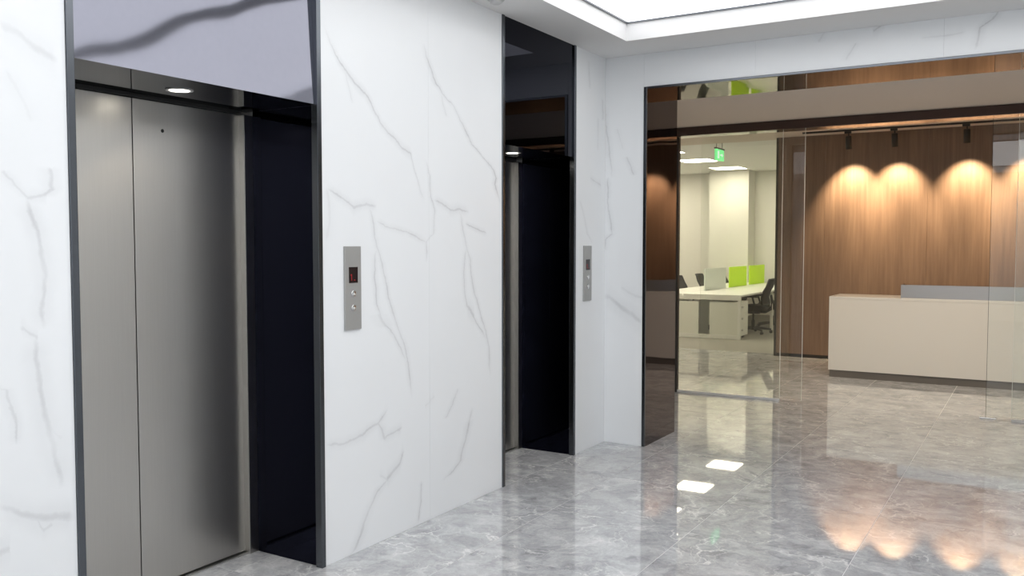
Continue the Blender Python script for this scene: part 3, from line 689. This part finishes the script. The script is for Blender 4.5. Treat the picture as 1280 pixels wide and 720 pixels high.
spot(1.4, 'black track spotlight beyond the right end of the view, farthest', False)

def recessed(x, yc, label):  # unseen lamps, added only to brighten the reception
    t = thing('fill_downlight', label, 'downlight', (x, yc, RC), 'unseen fill downlights added behind the glass front')
    T_ = Matrix.Translation((x, yc, RC))
    bm = new_bm(); lathe(bm, [(0.052, 0.0), (0.062, -0.0005), (0.060, -0.005), (0.047, -0.006), (0.045, -0.001), (0.052, -0.0005)], 28, T_); part('rim', bm, M['paint'], t)
    bm = new_bm(); lathe(bm, [(0, -0.0035), (0.045, -0.0035), (0.045, -0.001), (0, -0.001)], 28, T_); part('lens', bm, M['lens'], t)
    ld = bpy.data.lights.new('downlight_beam', 'SPOT'); ld.energy = RECEPTION_FILL_W; ld.color = (1.0, 0.86, 0.68); ld.spot_size = R(140); ld.spot_blend = 0.8; ld.shadow_soft_size = 0.05
    lo = bpy.data.objects.new('downlight_beam', ld); C.objects.link(lo); lo.parent = t; lo.location = (0, 0, -0.03)
for k, x in enumerate((-2.4, -1.2, 0.0, 1.2)):
    recessed(x, 8.95, 'unseen fill downlight added behind the glass front, %s from the left' % ('first', 'second', 'third', 'fourth')[k])

# ------------------------------------------------------------------ open office
struct(box_part('floor_office', (OXL, RXR, WY+0.2, OY, -0.06, -0.002), M['carpet']))
struct(box_part('floor_office_edge', (OXL, -6.4, GY+0.12, WY+0.2, -0.06, -0.002), M['carpet']))
struct(box_part('wall_office_back', (OXL, RXR, OY, OY+0.2, -0.06, OC+0.2), M['white_wall']))
struct(box_part('wall_office_side', (OXL-0.2, OXL, GY-0.1, OY+0.2, -0.06, OC+0.2), M['white_wall']))
struct(box_part('wall_office_inner', (-1.2, -1.0, WY+0.221, OY, 0, OC), M['white_wall']))
struct(box_part('ceiling_office', (OXL, RXR, WY+0.22, OY, OC, OC+0.2), M['paint']))
struct(box_part('column', (-6.15, -5.30, 18.42, OY, -0.002, OC), M['white_wall']))
struct(box_part('trim_1', (-8.9, -6.151, OY-0.015, OY-0.0005, -0.002, 0.1), M['gap']))
def panel_light(x, yc, label, h=0.30, v=0.30, OC=OC):
    t = thing('ceiling_panel_light', label, 'ceiling light', (x, yc, OC), 'square panel lights on the office ceiling')
    box_part('diffuser', (x-h, x+h, yc-v, yc+v, OC-0.012, OC-0.001), M['office_lamp'], t)
    bm = new_bm()
    for d in ((x-h-0.015, x-h-0.0005, yc-v-0.015, yc+v+0.015), (x+h+0.0005, x+h+0.015, yc-v-0.015, yc+v+0.015), (x-h, x+h, yc-v-0.015, yc-v-0.0005), (x-h, x+h, yc+v+0.0005, yc+v+0.015)): bx(bm, *d, OC-0.016, OC-0.0005)
    part('frame', bm, M['paint'], t)
panel_light(-5.52, 14.07, 'lit ceiling panel at the left edge of the office view')
panel_light(-5.52, 15.82, 'lit ceiling panel beside the green exit sign')
panel_light(-5.52, 17.70, 'lit ceiling panel above the white column')
panel_light(-2.6, 14.6, 'added fill light panel unseen behind the wood wall, nearer of two')  # unseen panel added to brighten the office
panel_light(-5.10, 12.75, 'lit ceiling panel left of the exit sign, out of view')
panel_light(-2.6, 17.2, 'added fill light panel unseen far behind the wood wall')  # likewise unseen, added for office brightness
panel_light(-5.7, 10.9, 'added fill light panel out of view left, near the glass front', OC=RC)  # from here down: unseen panels added to light the desks and office
panel_light(-7.2, 12.0, 'added fill light panel out of view far left', OC=RC)
panel_light(-7.2, 14.07, 'added fill light panel out of view left, nearer of two')
panel_light(-7.2, 17.70, 'added fill light panel out of view left, farther of two')

# exit sign hung from the ceiling, its faces to left and right
t = thing('exit_sign', 'small green lit exit sign hanging from the office ceiling', 'exit sign', (-4.03, 12.5, RC))
bm = new_bm()
bx(bm, -4.045, -4.015, 12.33, 12.67, 2.715, 2.872, bev=0.003); box = part('sign_case', bm, M['exit'], t)
bm = new_bm(); bx(bm, -4.05, -4.01, 12.32, 12.68, 2.8725, 2.892); part('top_rail', bm, M['black'], t)
for yy in (12.37, 12.63):
    bm = new_bm(); tube(bm, [(-4.03, yy, 2.892), (-4.03, yy, OC-0.001)], 0.004, 8); part('hanger', bm, M['black_metal'], t)
for s, xa in ((1, -4.0148), (-1, -4.0462)):
    bm = new_bm()
    prism(bm, [(12.50, 2.785), (12.57, 2.785), (12.57, 2.765), (12.62, 2.795), (12.57, 2.825), (12.57, 2.805), (12.50, 2.805)], 'x', xa, xa+0.001)
    bx(bm, xa, xa+0.001, 12.38, 12.45, 2.74, 2.845)
    part('sign_mark', bm, M['exit_white'], box)

# double-sided bench of desks
t = thing('office_bench_desk', 'white double bench desk with lime green and frosted screens', 'desk', (-4.9, 17.0, 0))
BX0, BX1, BY0, BY1, TZ = -5.62, -4.045, 13.70, 18.6, 0.705
yy = BY0; step = (BY1-BY0)/5
for k in range(5):
    for a, b_ in ((BX0, -5.012), (-4.988, BX1)): box_part('table_top', (a, b_, BY0+k*step+0.001, BY0+(k+1)*step-0.001, TZ-0.03, TZ), M['lamin'], t, bev=0.002)
bm = new_bm()
bx(bm, BX1-0.05, BX1-0.004, BY0+0.002, BY0+0.05, 0, TZ-0.031); part('frame_leg', bm, M['lamin'], t)
bm = new_bm(); bx(bm, BX0+0.004, BX0+0.05, BY0+0.002, BY0+0.05, 0, TZ-0.031); part('frame_leg', bm, M['lamin'], t)
box_part('frame_rail', (BX0+0.0505, BX1-0.0505, BY0+0.002, BY0+0.05, TZ-0.085, TZ-0.031), M['lamin'], t)
box_part('frame_rail', (BX0+0.0505, BX1-0.0505, BY0+0.002, BY0+0.05, 0.0, 0.065), M['lamin'], t)
# infill boards on the near end, a slot left open between them
box_part('end_board', (-4.552, BX1-0.0505, BY0+0.012, BY0+0.03, 0.0655, 0.585), M['lamin_grey'], t)
box_part('end_board', (BX0+0.0505, -4.735, BY0+0.012, BY0+0.03, 0.0655, 0.585), M['lamin_grey'], t)
for yy in (BY0+2*step, BY0+3*step+0.15, BY1-0.05):
    for xx in (BX0+0.01, BX1-0.05):
        box_part('frame_leg', (xx, xx+0.04, yy-0.02, yy+0.02, 0, TZ-0.031), M['lamin'], t)
box_part('cable_tray', (-5.06, -4.94, BY0+0.06, BY1-0.06, TZ-0.12, TZ-0.031), M['lamin_grey'], t)
for xx in (-4.93, -4.82):
    box_part('socket_box', (xx, xx+0.075, BY0+0.052, BY0+0.12, TZ-0.115, TZ-0.087), M['paint'], t)
box_part('cable_plug', (-4.63, -4.58, BY0+0.20, BY0+0.26, 0.12, 0.20), M['black'], t)
box_part('inner_board', (BX0+0.06, -4.565, BY0+0.47, BY0+0.488, 0.03, 0.585), M['lamin_grey'], t)
for a, b_, mt, lab in ((14.77, 15.95, 'frost', 'frosted pale screen'), (16.18, 17.28, 'lime', 'lime green screen'), (17.5, 18.58, 'lime', 'lime green screen')):
    box_part('divider_screen', (-5.010, -4.990, a, b_, TZ-0.02, 1.085), M[mt], t, bev=0.004, label=lab)

# pedestals under the bench
def pedestal(x0, y0, label, group):
    t = thing('mobile_pedestal', label, 'cabinet', (x0, y0, 0), group)
    x1, y1 = x0+0.50, y0+0.40
    box_part('carcass', (x0, x1-0.02, y0, y1, 0.05, 0.60), M['lamin'], t, bev=0.002)
    for a, b_ in ((0.052, 0.235), (0.238, 0.418), (0.421, 0.598)):
        d = box_part('drawer_front', (x1-0.0195, x1, y0+0.002, y1-0.002, a, b_), M['lamin'], t, bev=0.002)
        box_part('drawer_pull', (x1+0.0005, x1+0.012, y0+0.04, y0+0.11, (a+b_)/2-0.015, (a+b_)/2+0.015), M['alu'], d)
    for xx in (x0+0.05, x1-0.07):
        for yy in (y0+0.05, y1-0.05):
            bm = new_bm(); lathe(bm, [(0, -0.012), (0.022, -0.012), (0.024, -0.008), (0.024, 0.008), (0.022, 0.012), (0, 0.012)], 16, Matrix.Translation((xx, yy, 0.024)) @ Matrix.Rotation(R(90), 4, 'X')); part('castor', bm, M['black'], t)
pedestal(-4.56, BY0+0.06, 'white drawer pedestal at the near corner of the bench desk', 'white pedestals under the bench desk')

# task chair, modelled at the origin facing -x
def make_chair():
    t = thing('task_chair', 'x', 'chair', (0, 0, 0), 'black task chairs at the bench desk')
    bm = new_bm(); m = bmesh.new()
    bmesh.ops.create_cube(m, size=1.0)
    bmesh.ops.subdivide_edges(m, edges=m.edges[:], cuts=5, use_grid_fill=True)
    for v in m.verts:
        x, y, z = v.co
        r = 1.0 - 0.12*(abs(2*x)**4 * abs(2*y)**4)
        zz = 0.43 + z*0.075 - 0.012*(1-(2*y)**2) + (0.02*(1-(2*x)**2) if z > 0 else 0) - (0.035*max(0, -2*x-0.6)/0.4)
        edge = 1 - 0.06*(2*z)**2
        v.co = Vector((x*0.47*r*edge, y*0.48*r*edge, zz))
    for f in m.faces: f.smooth = True
    merge(bm, m); part('seat', bm, M['fabric'], t)
    bm = new_bm(); m = bmesh.new(); g = []
    nz, ny = 10, 8
    for j in range(nz+1):
        a = j/nz; row = []
        for i in range(ny+1):
            b_ = 2*i/ny-1
            hw = 0.215 + 0.03*math.sin(math.pi*a) - 0.03*a**3
            xx = 0.215 + 0.10*a**1.3 - 0.05*math.sin(math.pi*min(1, a*1.4))*0.6 - 0.035*(1-abs(b_)**2)*-1 - 0.035*(abs(b_)**2)
            row.append((m.verts.new((xx, b_*hw, 0.50+0.42*a)), m.verts.new((xx+0.012, b_*hw, 0.50+0.42*a))))
        g.append(row)
    for j in range(nz):
        for i in range(ny):
            for s in (0, 1):
                f = m.faces.new((g[j][i][s], g[j][i+1][s], g[j+1][i+1][s], g[j+1][i][s])); f.smooth = True
    for i in range(ny):
        m.faces.new((g[0][i][0], g[0][i][1], g[0][i+1][1], g[0][i+1][0])); m.faces.new((g[nz][i][0], g[nz][i][1], g[nz][i+1][1], g[nz][i+1][0]))
    for j in range(nz):
        m.faces.new((g[j][0][0], g[j][0][1], g[j+1][0][1], g[j+1][0][0])); m.faces.new((g[j][ny][0], g[j][ny][1], g[j+1][ny][1], g[j+1][ny][0]))
    edge = [g[j][0][0].co.copy() for j in range(nz+1)] + [g[nz][i][0].co.copy() for i in range(1, ny+1)] + [g[j][ny][0].co.copy() for j in range(nz-1, -1, -1)] + [g[0][i][0].co.copy() for i in range(ny-1, -1, -1)]
    bmesh.ops.recalc_face_normals(m, faces=m.faces[:]); merge(bm, m); part('backrest', bm, M['mesh'], t)
    bm = new_bm(); tube(bm, [c + Vector((0.006, 0, 0)) for c in edge], 0.017, 8, False); part('back_frame', bm, M['black'], t)
    bm = new_bm(); tube(bm, [(0.05, 0, 0.375), (0.2, 0, 0.37), (0.29, 0, 0.42), (0.31, 0, 0.55), (0.29, 0, 0.66)], [0.03, 0.03, 0.028, 0.024, 0.02], 10); part('back_support', bm, M['black'], t)
    for s in (-1, 1):
        bm = new_bm(); tube(bm, [(0.02, s*0.20, 0.385), (0.03, s*0.27, 0.40), (0.06, s*0.275, 0.52), (0.03, s*0.27, 0.62)], 0.016, 8); a = part('armrest_post', bm, M['black'], t)
        bm = new_bm(); bx(bm, -0.13, 0.13, s*0.27-0.035, s*0.27+0.035, 0.62, 0.648, bev=0.011); part('armrest_pad', bm, M['black'], a)
    bm = new_bm(); bx(bm, -0.11, 0.12, -0.09, 0.09, 0.335, 0.385, bev=0.01); part('tilt_mechanism', bm, M['black'], t)
    bm = new_bm(); lathe(bm, [(0, 0.09), (0.03, 0.09), (0.03, 0.22), (0.016, 0.225), (0.016, 0.34), (0, 0.34)], 16); part('gas_lift', bm, M['black'], t)
    bm = new_bm(); lathe(bm, [(0, 0.06), (0.045, 0.06), (0.05, 0.085), (0.04, 0.115), (0, 0.115)], 16); part('base_hub', bm, M['black'], t)
    for k in range(5):
        a = 2*math.pi*k/5 + 0.35; ca, sa = math.cos(a), math.sin(a)
        bm = new_bm(); tube(bm, [(0.03*ca, 0.03*sa, 0.092), (0.17*ca, 0.17*sa, 0.083), (0.30*ca, 0.30*sa, 0.066)], [0.024, 0.02, 0.014], 8); leg = part('base_leg', bm, M['black'], t)
        bm = new_bm(); mt = Matrix.Translation((0.295*ca, 0.295*sa, 0.026)) @ Matrix.Rotation(a, 4, 'Z') @ Matrix.Rotation(R(90), 4, 'X')
        lathe(bm, [(0, -0.022), (0.022, -0.022), (0.026, -0.016), (0.026, 0.016), (0.022, 0.022), (0, 0.022)], 14, mt); part('castor', bm, M['black'], leg)
    return t
proto = make_chair(); freeze(proto)
chairs = [
    (-4.19, 14.93, 0.10, 'black mesh task chair beside the drawer pedestal, nearest one'),
    (-4.16, 16.03, -0.15, 'black mesh task chair half hidden by the wood wall edge'),
    (-5.48, 15.55, math.pi, 'dark task chair whose back shows at the left edge behind the desk'),
    (-5.48, 16.76, math.pi+0.06, 'dark task chair left of the frosted screen behind the desk'),
    (-5.48, 18.08, math.pi, 'dark task chair between the frosted and first lime screen'),
]
for i, (x, y, rz, lab) in enumerate(chairs):
    o = proto if i == 0 else copy_tree(proto)
    o.location = (x, y, -0.002); o.rotation_euler = (0, 0, rz); o['label'] = lab
